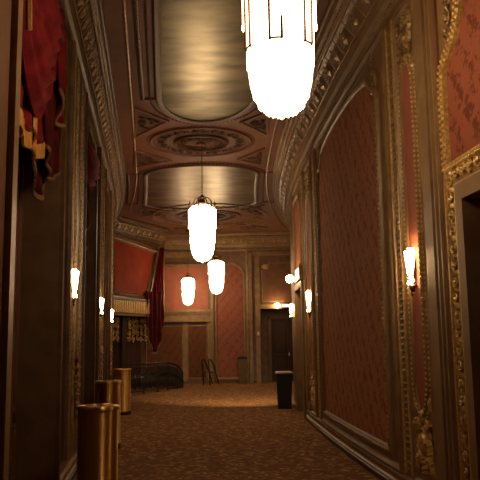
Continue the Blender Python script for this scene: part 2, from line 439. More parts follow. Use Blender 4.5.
# the room must lie on the right of each path
cornice('trim_1', [(R(26.5-i*.55), 26.5-i*.55) for i in range(52)])
lp = [(Lf(-2+i*.6), -2+i*.6) for i in range(0, 41)]
bx, by = PB[0]-PA[0], PB[1]-PA[1]; bl = math.hypot(bx, by); bx /= bl; by /= bl
lp += [(Lf(22.55), 22.55), (PA[0]+bx*.25, PA[1]+by*.25)]
lp += [(PA[0]+bx*t, PA[1]+by*t) for t in (1, 1.8, 2.5, 3.0)]
ar_ = .55; p0 = (PA[0]+bx*3.15, PA[1]+by*3.15); cx_, cy_ = p0[0]-by*ar_, p0[1]+bx*ar_; t0_ = math.atan2(-bx, by)
lp += [(cx_+ar_*cos(t0_+i*.22), cy_+ar_*sin(t0_+i*.22)) for i in range(8)]+[(-3.6, 27.4)]
cornice('trim_2', lp, 'plaster_left', .75)
cornice('trim_3', [(-3.4, 27.5), (-2.6, 27.5), (-1.9, 27.5), (-1.15, 27.5), (-.4, 27.37), (.28, 27.25), (1.1, 27.25), (2.0, 27.25), (2.9, 27.25)])

# ------------------------------------------------------------------ RIGHT WALL
mb = MB()
mb.patch(SR, -3, 4.5, 0, 5.8); mb.patch(SR, 4.5, 5.6, 2.72, 5.8); mb.patch(SR, 5.6, 14.8, 0, 5.8)
mb.patch(SR, 14.8, 16.3, 2.72, 5.8); mb.patch(SR, 16.3, 17.7, 0, 5.8); mb.patch(SR, 17.7, 27.2, 0, 5.8)
wall_right = struct(mb.build('wall_right', 'plaster'))
# skirting and dado mouldings
def skirt(ch, ranges, name):
    mb = MB(); m2 = MB()
    for a, b in ranges:
        k = max(1, int((b-a)/.6)); pts = [(a+(b-a)*i/k, 0) for i in range(k+1)]
        mb.sweep(ch, pts, [(0, .06), (.06, .06), (.07, .05), (.07, 0)], False)
        m2.sweep(ch, pts, [(.07, .045), (.09, .05), (.11, .03), (.14, .03), (.17, .045), (.19, .04), (.20, .015), (.20, 0)], False)
    o = struct(mb.build(name, 'skirt')); m2.build('skirting_moulding', 'plaster', o); return o
skirt(SR, [(-2, 4.3), (6.0, 14.7), (16.5, 17.6)], 'baseboard_right')
# main damask panel -------------------------------------------------
def egg_path(mb, ch, path, off, closed=True):
    mb.beads(ch, path, .06, .02, .02, .018, off, closed)
def damask_panel(u0, u1, z0, zs, zt, outer, m='damask'):
    path = shoulder(u0, u1, z0, zs, zt)
    mb = MB(); mb.fill(SR, path, .012); pn = mb.build('damask_panel', m, wall_right)
    if True:   # the fill polygon must follow the curved wall: cut it in columns
        me = pn.data; me.clear_geometry(); k = 14; vs = []; fs = []
        def top(uu):
            best = zs
            for (a, b), (c, d) in zip(path, path[1:]):
                if b >= zs-.06 and d >= zs-.06 and min(a, c)-1e-6 <= uu <= max(a, c)+1e-6 and abs(a-c) > 1e-6:
                    best = max(best, b+(d-b)*(uu-a)/(c-a))
            return best
        for i in range(k+1):
            uu = u0+(u1-u0)*i/k; vs += [SR(uu, z0, .012), SR(uu, top(uu), .012)]
        fs = [(2*i, 2*i+1, 2*i+3, 2*i+2) for i in range(k)]
        me.from_pydata(vs, [], fs); me.update()
    mb = MB(); mb.sweep(SR, path, BOLD); mb.build('inner_frame', 'plaster', pn)
    mb = MB(); egg_path(mb, SR, [(a, b) for a, b in path], .05); mb.build('egg_moulding', 'oldgold', pn)
    o = outer; mb = MB(); k = int((o[1]-o[0])/.6)+1
    pth = [(o[0]+(o[1]-o[0])*i/k, o[2]) for i in range(k+1)]+[(o[1]-(o[1]-o[0])*i/k, o[3]) for i in range(k+1)]
    mb.sweep(SR, pth, [(-.045, 0), (-.04, .035), (-.01, .05), (.02, .03), (.04, .02), (.045, 0)]); mb.build('outer_frame', 'plaster', pn)
    mb = MB()
    for uu, hd in ((u0+.03, 1), (u1-.03, -1)):      # scrolled ears
        mb.scroll(SR, uu+hd*.02, zs+.02, .10, -PI/2, 1.4, .022, -hd, .05); mb.leaf(SR, uu, zs+.12, PI/2, .28, .12, .04)
        mb.leaf(SR, uu, zs-.08, -PI/2, .22, .1, .04)
        for i in range(5): mb.scroll(SR, uu-hd*(-.12+.0*i)+hd*.02, zs+.25+i*.13, .06, i, 1.1, .014, hd, .03)
    mb.build('scroll_ornament', 'plaster', pn)
    return pn
damask_panel(7.95, 12.05, .38, 4.4, 4.9, (7.62, 12.35, .24, 5.06))
damask_panel(14.75, 17.35, 2.95+.25, 4.35, 4.86, (14.6, 17.5, 3.05, 5.06))
damask_panel(-1.5, 2.6, .68, 4.15, 4.86, (-1.8, 2.9, .46, 5.06))
# vertical egg-and-dart bands
def vband(ch, u0, u1, z0, z1, parent, wd=.03):
    c = (u0+u1)/2; mb = MB(); mb.slab(ch, u0, u1, z0, z1, 0, .02)
    o = mb.build('ornament_band', 'plaster', parent)
    mb = MB(); z = z0+.04
    while z < z1-.03:
        mb.dome(ch, c, z, (u1-u0)*.34, .022, .02, .02); z += .066
    mb.build('egg_moulding', 'oldgold', o)
    mb = MB()
    for uu in (u0, u1): mb.sweep(ch, [(uu, z0), (uu, z1)], [(-.018, 0), (-.015, .035), (.015, .035), (.018, 0)], False)
    mb.build('fillet', 'gold', o)
    return o
vband(SR, 7.26, 7.46, .24, 5.05, wall_right)
vband(SR, 12.5, 12.68, .24, 5.05, wall_right)
vband(SR, 14.36, 14.52, .24, 5.05, wall_right)
# narrow rose panels with carved cartouches above and below
def narrow(ch, u0, u1, z0, z1, fz0, fz1, parent, m='rose'):
    c = (u0+u1)/2; hw = (u1-u0)/2
    mb = MB(); mb.fill(ch, ogee(u0, u1, z0, z1, .3), .015); pn = mb.build('narrow_panel', m, parent)
    mb = MB(); mb.sweep(ch, ogee(u0, u1, z0, z1, .3), [(-.03, 0), (-.025, .03), (0, .045), (.025, .03), (.03, 0)]); mb.build('panel_frame', 'plaster', pn)
    mb = MB(); mb.beads(ch, ogee(u0-.045, u1+.045, z0-.04, z1+.04, .3), .05, .022, .02, .03, .0)
    mb.beads(ch, ogee(u0-.005, u1+.005, z0, z1, .3), .05, .018, .016, .025, .03); mb.build('rope_beading', 'gold', pn)
    mb = MB(); mb.sweep(ch, rect(u0-.13, u1+.13, fz0, fz1), [(-.03, 0), (-.025, .03), (.01, .04), (.025, .015), (.03, 0)]); mb.build('outer_frame', 'plaster', pn)
    for z, sg, ht in ((z0-.02, -1, z0-fz0-.12), (z1+.02, 1, fz1-z1-.1)):
        mb = MB(); w_ = hw+.06
        mb.dome(ch, c, z+sg*ht*.42, w_*.42, ht*.2, .07, .01, 0, 12)
        mb.sweep(ch, circ(c, z+sg*ht*.42, w_*.5, 20, ht*.24), [(-.012, 0), (0, .05), (.012, 0)])
        for hd in (-1, 1):
            mb.scroll(ch, c+hd*w_*.62, z+sg*ht*.12, w_*.30, PI/2*sg, 1.3, .022, hd*sg, .055)
            mb.scroll(ch, c+hd*w_*.5, z+sg*ht*.72, w_*.24, -PI/2*sg, 1.3, .02, -hd*sg, .05)
            for i in range(5): mb.leaf(ch, c+hd*w_*(.3+.1*i), z+sg*ht*(.15+.14*i), sg*(PI/2)-hd*(.9-.15*i)*sg, .16, .09, .05)
            mb.leaf(ch, c+hd*w_*.8, z-sg*ht*.05, -sg*PI/2, .2, .06, .04)
        for i in range(4): mb.dome(ch, c, z+sg*ht*(.7+.09*i), w_*(.2-.035*i), ht*.05, .06, .0, 0, 8)
        mb.leaf(ch, c, z+sg*ht*.12, -sg*PI/2, .16, .14, .06)
        mb.build('cartouche', 'gold' if sg < 0 else 'oldgold', pn, label='carved foliage cartouche')
    return pn
narrow(SR, 6.69, 7.06, .86, 4.45, .22, 5.0, wall_right)
narrow(SR, 13.2, 13.75, .86, 4.45, .22, 5.0, wall_right)
mb = MB()
for uu in (12.85, 14.15): mb.sweep(SR, [(uu, .4), (uu, 5.05)], BOLD, False)
mb.build('pilaster_moulding', 'plaster', wall_right)
# pilaster mouldings beside the door
mb = MB(); mb.slab(SR, 6.28, 6.48, .2, 5.1, 0, .05); mb.sweep(SR, [(6.51, .2), (6.51, 5.1)], THIN, False); p_ = mb.build('pilaster', 'plaster', wall_right)
mb = MB(); mb.slab(SR, 6.02, 6.27, .0, 5.1, 0, .025); mb.build('pilaster_ground', 'brown', wall_right)
mb = MB()
for uu in (6.2, 6.1): mb.sweep(SR, [(uu, .36), (uu, 5.1)], [(-.02, .02), (-.015, .05), (.015, .05), (.02, .02)], False)
mb.build('pilaster_fillet', 'plaster', wall_right)
# damask field above the near door, with gilded ogee frame
fld = [(3.0, 3.02), (5.93, 3.02), (5.93, 3.85), (5.9, 3.95), (5.8, 4.02), (5.64, 4.12), (5.52, 4.28), (5.46, 4.5), (5.45, 5.02), (3.0, 5.02)]
mb = MB()
mb.patch(SR, 2.95, 5.45, 3.02, 5.02, .012); mb.patch(SR, 5.45, 5.93, 3.02, 3.85, .012); mb.add([SR(a, b, .012) for a, b in ((5.45, 3.85), (5.93, 3.85), (5.9, 3.95), (5.8, 4.02), (5.64, 4.12), (5.52, 4.28), (5.46, 4.5), (5.45, 5.02))], [tuple(range(8))])
ov = mb.build('overdoor_panel', 'damask_red', wall_right)
mb = MB(); mb.sweep(SR, fld, [(-.055, 0), (-.045, .04), (-.01, .055), (.02, .04), (.05, .05), (.06, 0)]); mb.build('gilded_frame', 'gold', ov)
mb = MB(); mb.beads(SR, fld, .055, .02, .028, .03, .05); mb.build('rope_beading', 'gold', ov)
mb = MB()
for i in range(7): mb.scroll(SR, 5.80-.02*i, 4.25+i*.1, .08, i*1.3, 1.1, .014, 1 if i % 2 else -1, .03); mb.leaf(SR, 5.84-.02*i, 4.25+i*.1, 1.2, .12, .06, .03)
mb.build('spandrel_scroll', 'oldgold', ov)
# near door ---------------------------------------------------------
mb = MB(); DZ = 2.72; a0, a1 = 4.5, 5.6
mb.slab(SR, a1, a1+.14, 0, DZ+.14, 0, .06); mb.slab(SR, a0-.14, a0, 0, DZ+.14, 0, .06); mb.slab(SR, a0, a1, DZ, DZ+.14, 0, .06)
mb.slab(SR, a1-.001, a1+.03, 0, DZ, -.35, .0); mb.slab(SR, a0-.03, a0, 0, DZ, -.35, 0); mb.slab(SR, a0, a1, DZ, DZ+.03, -.35, 0)
door1 = struct(mb.build('door_1', 'plaster'))
mb = MB(); mb.slab(SR, a1+.14, a1+.34, 0, DZ+.34, 0, .035); mb.slab(SR, a0-.34, a0-.14, 0, DZ+.34, 0, .035); mb.slab(SR, a0-.14, a1+.14, DZ+.14, DZ+.34, 0, .035)
an = mb.build('architrave', 'plaster', door1)
mb = MB(); pp = [(a1+.24, 0), (a1+.24, DZ+.24), (a0-.24, DZ+.24), (a0-.24, 0)]
for o in (.14, .34):
    q = [(a1+o, 0), (a1+o, DZ+o), (a0-o, DZ+o), (a0-o, 0)]; mb.sweep(SR, q, [(-.016, .03), (-.012, .06), (.012, .06), (.016, .03)], False)
z = .1
while z < DZ+.2:
    mb.scroll(SR, a1+.24, z, .055, z*9, 1.2, .014, 1 if int(z*10) % 2 else -1, .035, 5, .03); mb.leaf(SR, a1+.24, z+.03, PI/2, .1, .09, .03, .03); z += .14
x = a0-.2
while x < a1+.2:
    mb.scroll(SR, x, DZ+.24, .055, x*9, 1.2, .014, 1, .035, 5, .03); mb.leaf(SR, x+.03, DZ+.24, 0, .1, .09, .03, .03); x += .14
mb.build('carved_border', 'gold', an)
mb = MB(); mb.slab(SR, a0, a1, 0, DZ, -.36, -.31); lf_ = mb.build('door_leaf', 'doorred', door1)
mb = MB()
for z0_, z1_ in ((.25, 1.0), (1.15, 2.5)): mb.sweep(SR, rect(a0+.15, a1-.15, z0_, z1_), [(-.02, -.31), (-.015, -.29), (.015, -.29), (.02, -.31)])
mb.build('leaf_moulding', 'doorred', lf_)
# portal under the far damask panel ---------------------------------
mb = MB(); a0, a1 = 14.8, 16.3
for q0, q1 in ((a0-.16, a0), (a1, a1+.16)): mb.slab(SR, q0, q1, 0, DZ+.12, -.0, .07)
mb.slab(SR, a0, a1, DZ, DZ+.12, 0, .07); mb.slab(SR, a0, a0+.02, 0, DZ, -.4, 0); mb.slab(SR, a1-.02, a1, 0, DZ, -.4, 0); mb.slab(SR, a0, a1, DZ, DZ+.02, -.4, 0)
door2 = struct(mb.build('door_2', 'plaster'))
mb = MB(); mb.slab(SR, a0, a1, 0, DZ, -.42, -.37); mb.build('door_leaf', 'wood', door2)
# pale end pilaster of the right wall
mb = MB(); mb.slab(SR, 16.6, 17.6, .12, 5.1, 0, .06); mb.build('end_pilaster', 'plaster', wall_right)

# ------------------------------------------------------------------ LEFT WALL
niches = [(-1.0, 3.3), (4.66, 7.35), (9.85, 11.9), (14.2, 15.5)]
mb = MB()
edges = [-3.0]
for a, b in niches: edges += [a, b]
edges.append(22.9)
for i in range(0, len(edges), 2): mb.patch(SL, edges[i], edges[i+1], 0, 5.8)
def arch_z(t): return 4.35+.55*math.sqrt(max(0, 1-(2*t-1)**2))
for a, b in niches:
    k = 16; vs = []; fs = []
    for i in range(k+1):
        t = i/k; uu = a+(b-a)*t; zz = arch_z(t)
        vs += [SL(uu, zz, 0), SL(uu, 5.8, 0), SL(uu, zz, -.4)]
    for i in range(k):
        p = 3*i; q = p+3; fs += [(p, p+1, q+1, q), (p, q, q+2, p+2)]
    mb.add(vs, fs)
    mb.patch(SL, a, a+.001, 0, 4.35, 0)
    for uu in (a, b): mb.add([SL(uu, 0, 0), SL(uu, 0, -.4), SL(uu, 4.36, -.4), SL(uu, 4.36, 0)], [(0, 1, 2, 3)])
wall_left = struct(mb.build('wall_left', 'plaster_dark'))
for a, b in niches:
    mb = MB(); mb.patch(SL, a, b, 0, 5.2, -.4); nb = mb.build('niche_back', 'wood', wall_left)
    mb = MB(); c = (a+b)/2
    for q0, q1 in ((a+.12, a+.5), (a+.62, b-.62), (b-.5, b-.12)):
        if q1-q0 > .2: mb.sweep(SL, rect(q0, q1, .95, 3.6), [(-.022, -.4), (-.016, -.37), (.016, -.37), (.022, -.4)]); mb.sweep(SL, rect(q0, q1, .15, .8), [(-.022, -.4), (-.016, -.37), (.016, -.37), (.022, -.4)])
    for uu in (a+.56, b-.56): mb.sweep(SL, [(uu, 0), (uu, 4.2)], [(-.03, -.4), (-.02, -.33), (.02, -.33), (.03, -.4)], False)
    mb.build('niche_moulding', 'brown', nb)
    mb = MB(); pth = [(a, 0), (a, 4.35)]+[(a+(b-a)*i/16, arch_z(i/16)) for i in range(1, 16)]+[(b, 4.35), (b, 0)]
    mb.sweep(SL, pth, [(-.0, 0), (.0, .04), (.04, .05), (.07, .02), (.10, .03), (.12, 0)], False); ar = mb.build('niche_architrave', 'plaster_left', wall_left)
    mb = MB(); mb.beads(SL, [(x+(.085 if x > c else -.085), z_) for x, z_ in pth if x > 4.7], .08, .024, .024, .018, .02, False); mb.build('egg_moulding', 'oldgold', ar)
skirt(SL, [(3.4, 4.8), (7.45, 9.75), (12.0, 14.1), (15.6, 22.8)], 'baseboard_left')
# pilasters with vertical ribs
def lpil(u0, u1, so):
    mb = MB(); mb.slab(SL, u0, u1, .36, 5.1, 0, .05)
    for uu in (u0+.02, u1-.02): mb.sweep(SL, [(uu, .36), (uu, 5.1)], [(-.03, .04), (-.02, .08), (.02, .08), (.03, .04)], False)
    p = mb.build('pilaster', 'plaster_left', wall_left)
    w_ = u1-u0
    mb = MB(); z = .5
    while z < 5.0: mb.dome(SL, u1-w_*.2, z, .06, .028, .02, .05); z += .08
    mb.build('egg_moulding', 'oldgold', p)
    mb = MB()
    for t in (.12, .34, .66): mb.sweep(SL, [(u0+w_*t, .5), (u0+w_*t, 5.0)], [(-.02, .05), (-.014, .075), (.014, .075), (.02, .05)], False)
    mb.build('fillet', 'oldgold', p)
    mb = MB(); cc_ = so; zz = .75
    for i in range(7):
        mb.scroll(SL, cc_-.06, zz+i*.11, .07, i, 1.2, .018, 1, .04, 5, .05); mb.scroll(SL, cc_+.06, zz+i*.11, .07, i+2, 1.2, .018, -1, .04, 5, .05); mb.leaf(SL, cc_, zz+i*.11, PI/2, .15, .1, .05, .05)
    mb.build('carved_drop', 'oldgold', p)
lpil(7.75, 9.5, 8.8); lpil(12.25, 13.9, 13.1); lpil(15.9, 17.2, 16.4)
mb = MB(); mb.slab(SL, 4.50, 4.66, 0, 5.1, 0, .055); mb.build('pale_pilaster', 'plaster', wall_left)
mb = MB(); mb.slab(SL, 3.6, 4.48, 0, 5.1, 0, .012); mb.build('pilaster_ground', 'brown', wall_left)
mb = MB(); mb.sweep(SL, [(17.6, .4), (17.6, 5.1)], BOLD, False); mb.sweep(SL, [(18.4, .4), (18.4, 5.1)], BOLD, False); mb.sweep(SL, [(20, .4), (20, 5.1)], BOLD, False); mb.build('wall_rib', 'plaster_left', wall_left)

# ------------------------------------------------------------------ the box front turning in from the left
mb = MB(); LB = SB.length
mb.patch(SB, 0, LB, 2.52, 5.8); mb.slab(SB, 0, LB, 2.5, 2.52, -1.3, 0); mb.patch(SB, -1.2, LB, 0, 2.52, -1.3)
mb.add([(PB[0], PB[1], 2.5), (PB[0], PB[1], 5.8), (-3.2, 27.5, 5.8), (-3.2, 27.5, 2.5)], [(0, 1, 2, 3)])
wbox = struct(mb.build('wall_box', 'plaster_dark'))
mb = MB(); trap = [(.35, 3.3), (2.3, 3.22), (2.95, 4.85), (.35, 5.08)]
mb.fill(SB, trap, .02); rp = mb.build('red_panel', 'redpaint', wbox)
mb = MB(); mb.sweep(SB, trap, [(-.11, 0), (-.10, .05), (-.05, .07), (-.02, .04), (.0, .03), (.03, .06), (.05, .02)]); mb.build('panel_frame', 'plaster', rp)
mb = MB(); mb.sweep(SB, [(.2, 3.13), (2.45, 3.08), (3.13, 4.98), (.2, 5.2)], [(-.03, 0), (-.02, .05), (.02, .05), (.03, 0)]); mb.build('gilded_edge', 'oldgold', rp)
mb = MB(); mb.slab(SB, .05, 2.9, 2.55, 3.06, 0, .10); mb.slab(SB, 0, 3.0, 3.04, 3.10, 0, .16); mb.slab(SB, 0, 3.0, 2.50, 2.57, 0, .14); fz = mb.build('frieze', 'brown', wbox)
mb = MB()
for i in range(26): mb.slab(SB, .1+i*.107, .1+i*.107+.055, 2.60, 3.0, .1, .15, 0)
mb.build('fluting', 'gold', fz)
mb = MB(); mb.slab(SB, .05, 2.9, 1.62, 2.5, -.30, -.27); cs = mb.build('carved_screen', 'wood', wbox)
mb = MB()
for i in range(12):
    for j in range(4):
        cu = .2+i*.25; cz = 1.74+j*.2
        if 4 <= i <= 5: continue
        mb.scroll(SB, cu+random.uniform(-.03, .03), cz, .11, random.random()*6, 1.3, .022, random.choice((-1, 1)), .05, 5, -.27)
        mb.leaf(SB, cu, cz, random.random()*6, .16, .1, .05, -.27)
mb.build('carved_foliage', 'gold', cs)
mb = MB(); mb.slab(SB, 1.22, 1.4, 0, 2.5, -.35, -.2); mb.build('post', 'wood', wbox)
mb = MB(); mb.slab(SB, -1.2, 3.9, 0, 2.5, -1.28, -1.2); mb.build('dado', 'wood', wbox)

# ------------------------------------------------------------------ far walls
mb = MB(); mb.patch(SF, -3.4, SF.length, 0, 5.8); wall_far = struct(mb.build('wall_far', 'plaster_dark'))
lf = SF.length
mb = MB(); mb.patch(SF, -.5, lf-.15, 2.85, 4.5, .01); mb.build('upper_field', 'rose', wall_far)
mb = MB()
pts = [(-.6, 0), (lf, 0)]
mb.slab(SF, -.6, lf, 2.74, 2.84, 0, .16); mb.slab(SF, -.6, lf, 2.42, 2.74, 0, .06); mb.slab(SF, -.6, lf, 2.36, 2.42, 0, .14); mb.slab(SF, -.6, lf, 2.66, 2.74, 0, .11)
mb.slab(SF, -.6, lf, 4.5, 4.62, 0, .1); mb.slab(SF, -.6, lf, 4.9, 5.1, 0, .12)
mb.build('string_course', 'plaster', wall_far)
mb = MB()
for a, b in ((-.4, 1.0), (1.22, 1.95)): mb.patch(SF, a, b, .2, 2.2, .01)
lpn = mb.build('lower_panels', 'damask_brown', wall_far)
mb = MB()
for a, b in ((-.4, 1.0), (1.22, 1.95)): mb.sweep(SF, rect(a, b, .2, 2.2), THIN)
mb.slab(SF, 1.02, 1.2, .1, 2.36, 0, .05); mb.slab(SF, 1.98, lf, .1, 2.36, 0, .05)
mb.build('panel_frames', 'plaster', wall_far)
# arched damask
mb = MB(); mb.patch(SD, 0, SD.length, 0, 5.8); wall_arch = struct(mb.build('wall_arch', 'plaster_dark'))
ld = SD.length; ap = arch(.22, ld-.16, .2, 4.05)
mb = MB(); mb.fill(SD, ap, .012); pn = mb.build('arched_panel', 'damask_rose', wall_arch)
mb = MB(); mb.sweep(SD, ap, [(-.09, 0), (-.08, .05), (-.03, .07), (.0, .05), (.02, .02)]); mb.build('arch_frame', 'plaster', pn)
mb = MB(); mb.slab(SD, -.02, .1, 0, 5.1, 0, .12); mb.slab(SD, ld-.06, ld+.02, 0, 5.1, 0, .1); mb.build('pilaster', 'plaster', wall_arch)
# far doorway wall
mb = MB(); mb.patch(SE, 0, .48, 0, 5.8); mb.patch(SE, .48, 2.7, 2.8, 5.8)
mb.slab(SE, .46, .48, 0, 2.8, -.8, 0); mb.slab(SE, .48, 2.7, 2.8, 2.82, -.8, 0); mb.patch(SE, .46, 2.7, 0, 2.9, -.8)
wall_door = struct(mb.build('wall_doorway', 'plaster_dark'))
mb = MB(); mb.slab(SE, .02, .16, 0, 5.0, 0, .08); mb.slab(SE, .28, .46, 0, 3.0, 0, .12); mb.slab(SE, .46, 2.7, 2.82, 2.98, 0, .14); mb.slab(SE, .28, .46, 3.0, 5.0, 0, .04); mb.slab(SE, .2, 2.7, 4.9, 5.05, 0, .1)
mb.build('door_surround', 'plaster', wall_door)
mb = MB(); tp = [(.55, 3.1), (2.6, 3.1), (2.6, 4.3), (2.35, 4.6), (.85, 4.6), (.8, 4.35), (.55, 4.3)]
mb.fill(SE, tp, .012); mp = mb.build('mural_panel', 'brown', wall_door)
mb = MB(); mb.sweep(SE, tp, THIN); mb.build('panel_frame', 'plaster', mp)
mb = MB()
for i in range(6): mb.scroll(SE, .62+.05*(i % 3), 4.42+.07*(i//3), .07, i, 1.2, .018, 1, .04)
mb.build('corner_ornament', 'gold', mp)
mb = MB(); mb.slab(SE, .78, .9, 0, 2.52, -.8, -.7); mb.slab(SE, 2.2, 2.3, 0, 2.52, -.8, -.7); mb.slab(SE, .78, 2.3, 2.45, 2.55, -.8, -.7); door3 = struct(mb.build('door_3', 'plaster_dark'))
for a, b in ((.9, 1.54), (1.56, 2.2)):
    mb = MB(); mb.slab(SE, a, b, 0, 2.45, -.78, -.73); dl = mb.build('door_leaf', 'wood', door3)
    mb = MB()
    for z0_, z1_ in ((.2, 1.0), (1.15, 2.3)): mb.sweep(SE, rect(a+.1, b-.1, z0_, z1_), [(-.02, -.73), (-.015, -.71), (.015, -.71), (.02, -.73)])
    mb.build('leaf_moulding', 'wood', dl)
mb = MB(); mb.slab(SE, 1.56, 1.62, 1.0, 1.12, -.73, -.68); mb.build('door_handle', 'steel', door3)
skirt(SE, [(0, .46)], 'baseboard_far'); 
# walls that close the room behind the camera and round the far corner
mb = MB(); mb.add([(-3, -2.5, 0), (5, -2.5, 0), (5, -2.5, 5.8), (-3, -2.5, 5.8)], [(0, 1, 2, 3)]); struct(mb.build('wall_near', 'plaster_dark'))
mb = MB(); mb.add([(4.6, 20, 0), (4.6, 27.3, 0), (4.6, 27.3, 5.8), (4.6, 20, 5.8)], [(0, 1, 2, 3)]); struct(mb.build('wall_corner', 'plaster_dark'))

# ------------------------------------------------------------------ CHANDELIERS (prototype at the origin, z=0 is the bottom tip)
def make_chandelier():
    t = thing('chandelier', (0, 0, 0))
    mb = MB(); n = 48
    prof = [(.19, 1.17), (.25, 1.13), (.262, 1.05), (.262, .9), (.258, .75), (.252, .55), (.25, .38)]
    mb.lathe((0, 0, 0), prof, n, .05, 1); mb.build('crystal_drum', 'crystal', t)
    mb = MB(); prof = [(.244, .38), (.238, .32), (.228, .24), (.205, .15), (.165, .075), (.115, .03), (.05, .01), (.01, .005)]
    mb.lathe((0, 0, 0), prof, n, .04, 1)
    for (rr, zz, k) in ((.207, .15, 30), (.17, .075, 26), (.12, .03, 18), (.06, .01, 10)):
        for i in range(k):
            a = 2*PI*i/k; c = (rr*cos(a), rr*sin(a), zz)
            mb.lathe(c, [(.002, -.013), (.012, 0), (.002, .013)], 6)
    bowl = mb.build('crystal_bowl', 'crystal', t)
    mb = MB(); mb.lathe((0, 0, 0), [(.004, -.03), (.022, -.01), (.004, .015)], 8); mb.build('pendant_drop', 'crystal', bowl)
    for k, zz, rr in ((40, 1.12, .272),):
        ring = MB(); ring.tube([(rr*cos(2*PI*i/k), rr*sin(2*PI*i/k), zz) for i in range(k+1)], .008, 6, False)
        ring.build('metal_ring', 'brassdark', t)
    for i in range(6):
        a = 2*PI*i/6+.35
        mb = MB()
        for da in (-.17, .17):
            p = lambda rr, zz, e=0: (rr*cos(a+da+e), rr*sin(a+da+e), zz)
            mb.tube([p(.278, .98), p(.275, .8), p(.272, .52)], .011, 5)
        mb.tube([(.268*cos(a+e), .268*sin(a+e), .52) for e in (-.17, -.08, 0, .08, .17)], .010, 5)
        for da in (-.17, .17): mb.lathe((.268*cos(a+da), .268*sin(a+da), .52), [(.002, -.02), (.014, 0), (.002, .014)], 6)
        mb.build('frame_rod', 'brassdark', t)
    for i in range(8):
        a = 2*PI*i/8
        mb = MB(); c = (.285*cos(a), .285*sin(a), .72)
        mb.tube([(c[0], c[1], 1.1), (c[0], c[1], .76)], .007, 5); mb.lathe(c, [(.002, -.035), (.014, -.012), (.009, .02), (.002, .05)], 8)
        mb.build('crystal_pendant', 'crystal', t)
    mb = MB(); mb.lathe((0, 0, 0), [(.05, 1.20), (.10, 1.19), (.12, 1.22), (.07, 1.25), (.05, 1.32), (.07, 1.36), (.03, 1.40), (.012, 1.42)], 20)
    for i in range(6):
        a = 2*PI*i/6; mb.tube([(.06*cos(a), .06*sin(a), 1.36), (.14*cos(a), .14*sin(a), 1.34), (.20*cos(a), .20*sin(a), 1.24), (.29*cos(a), .29*sin(a), 1.13)], .010, 5)
    cr = mb.build('crown', 'brassdark', t)
    for i in range(6):
        a = 2*PI*i/6+.3; mb = MB(); mb.lathe((.27*cos(a), .27*sin(a), 1.12), [(.018, 0), (.02, .03), (.01, .05), (.022, .08), (.012, .12), (.002, .17)], 8); mb.build('finial', 'brassdark', cr)
    return t
CH = 5.8
def chain_for(t, top):
    mb = MB(); z = 1.41; i = 0
    while z < 1.85:
        c = [(.018*cos(a)*(1 if i % 2 else 0), .018*cos(a)*(0 if i % 2 else 1), z+.03+.034*sin(a)) for a in [2*PI*k/10 for k in range(11)]]
        mb.tube(c, .005, 4, False); z += .052; i += 1
    mb.tube([(0, 0, z-.01), (0, 0, top-.03)], .009, 6); ch = mb.build('chain', 'brassdark', t)
    mb = MB(); mb.lathe((0, 0, 0), [(.02, top-.09), (.07, top-.07), (.10, top-.03), (.11, top-.002)], 16); mb.build('ceiling_canopy', 'brassdark', t)
spots = [((.335, 5.2, 3.31), 1.0, 'large lit crystal chandelier hanging nearest, cut off by the top edge'),
         ((-.785, 14.5, 3.25), 1.0, 'lit crystal chandelier with metal crown hanging below the ceiling roundel'),
         ((-.86, 24.9, 3.27), 1.0, 'lit crystal chandelier just behind and right of the roundel chandelier'),
         ((-1.98, 26.3, 2.96), .86, 'smallest lit crystal chandelier, lowest, before the red wall at far end')]
proto = make_chandelier()
roots = [proto]+[copy_tree(proto) for _ in spots[1:]]
for t, (loc, s_, lb) in zip(roots, spots):
    BASE[t.name] = (0, 0, 0)
    chain_for(t, (CH-loc[2])/s_)
    t.location = loc; t.scale = (s_,)*3; tag(t, lb, 'chandelier', 'crystal chandeliers along the lobby')

# ------------------------------------------------------------------ SCONCES (prototype: wall plane x=0, faces +x)
def make_sconce():
    t = thing('wall_sconce', (0, 0, 0))
    mb = MB(); mb.tube([(.012, 0, -.26), (.012, 0, .12)], [.012, .035], 8); mb.lathe((.012, 0, -.20), [(.005, -.03), (.03, 0), (.005, .03)], 8); mb.build('back_plate', 'brassdark', t)
    mb = MB(); k = 16
    mb.tube([(.015+.085*sin(PI*i/k), -.085*cos(PI*i/k), .15) for i in range(k+1)], .009, 6); mb.tube([(.015, -.09, .15), (.015, .09, .15)], .008, 5)
    mb.build('metal_ring', 'brassdark', t)
    mb = MB(); mb.tube([(.015+.055*sin(PI*i/k), -.055*cos(PI*i/k), -.10) for i in range(k+1)], .007, 6); mb.build('metal_ring', 'brassdark', t)
    mb = MB()
    for rw, zt in ((.068, .15), (.038, .16)):
        for i in range(11):
            a = PI*i/10; x, y = .018+rw*sin(a), -rw*cos(a); zb = -.02-.16*sin(a)**1.5 if rw > .06 else .0
            mb.tube([(x, y, zt+.01), (x*.7+.004, y*.7, zb+.10), (x*.25+.008, y*.2, zb-.03)], [.010, .009, .002], 6)
    sh = mb.build('crystal_shade', 'sconce', t)
    for i in range(5):
        a = PI*(i+.5)/5; mb = MB(); mb.lathe((.02+.05*sin(a), -.05*cos(a), -.14-.03*sin(a)), [(.001, -.025), (.011, -.006), (.001, .02)], 6); mb.build('crystal_drop', 'sconce', sh)
    mb = MB(); mb.lathe((.035, 0, -.22), [(.002, -.09), (.018, -.06), (.008, -.04), (.022, -.01), (.02, .02)], 8); mb.build('finial', 'brassdark', t)
    return t
sp = make_sconce()
def ang(ch, d):
    p, q = Vector(ch(d, 0, 0)), Vector(ch(d, 0, 1)); v = q-p; return math.atan2(v.y, v.x)
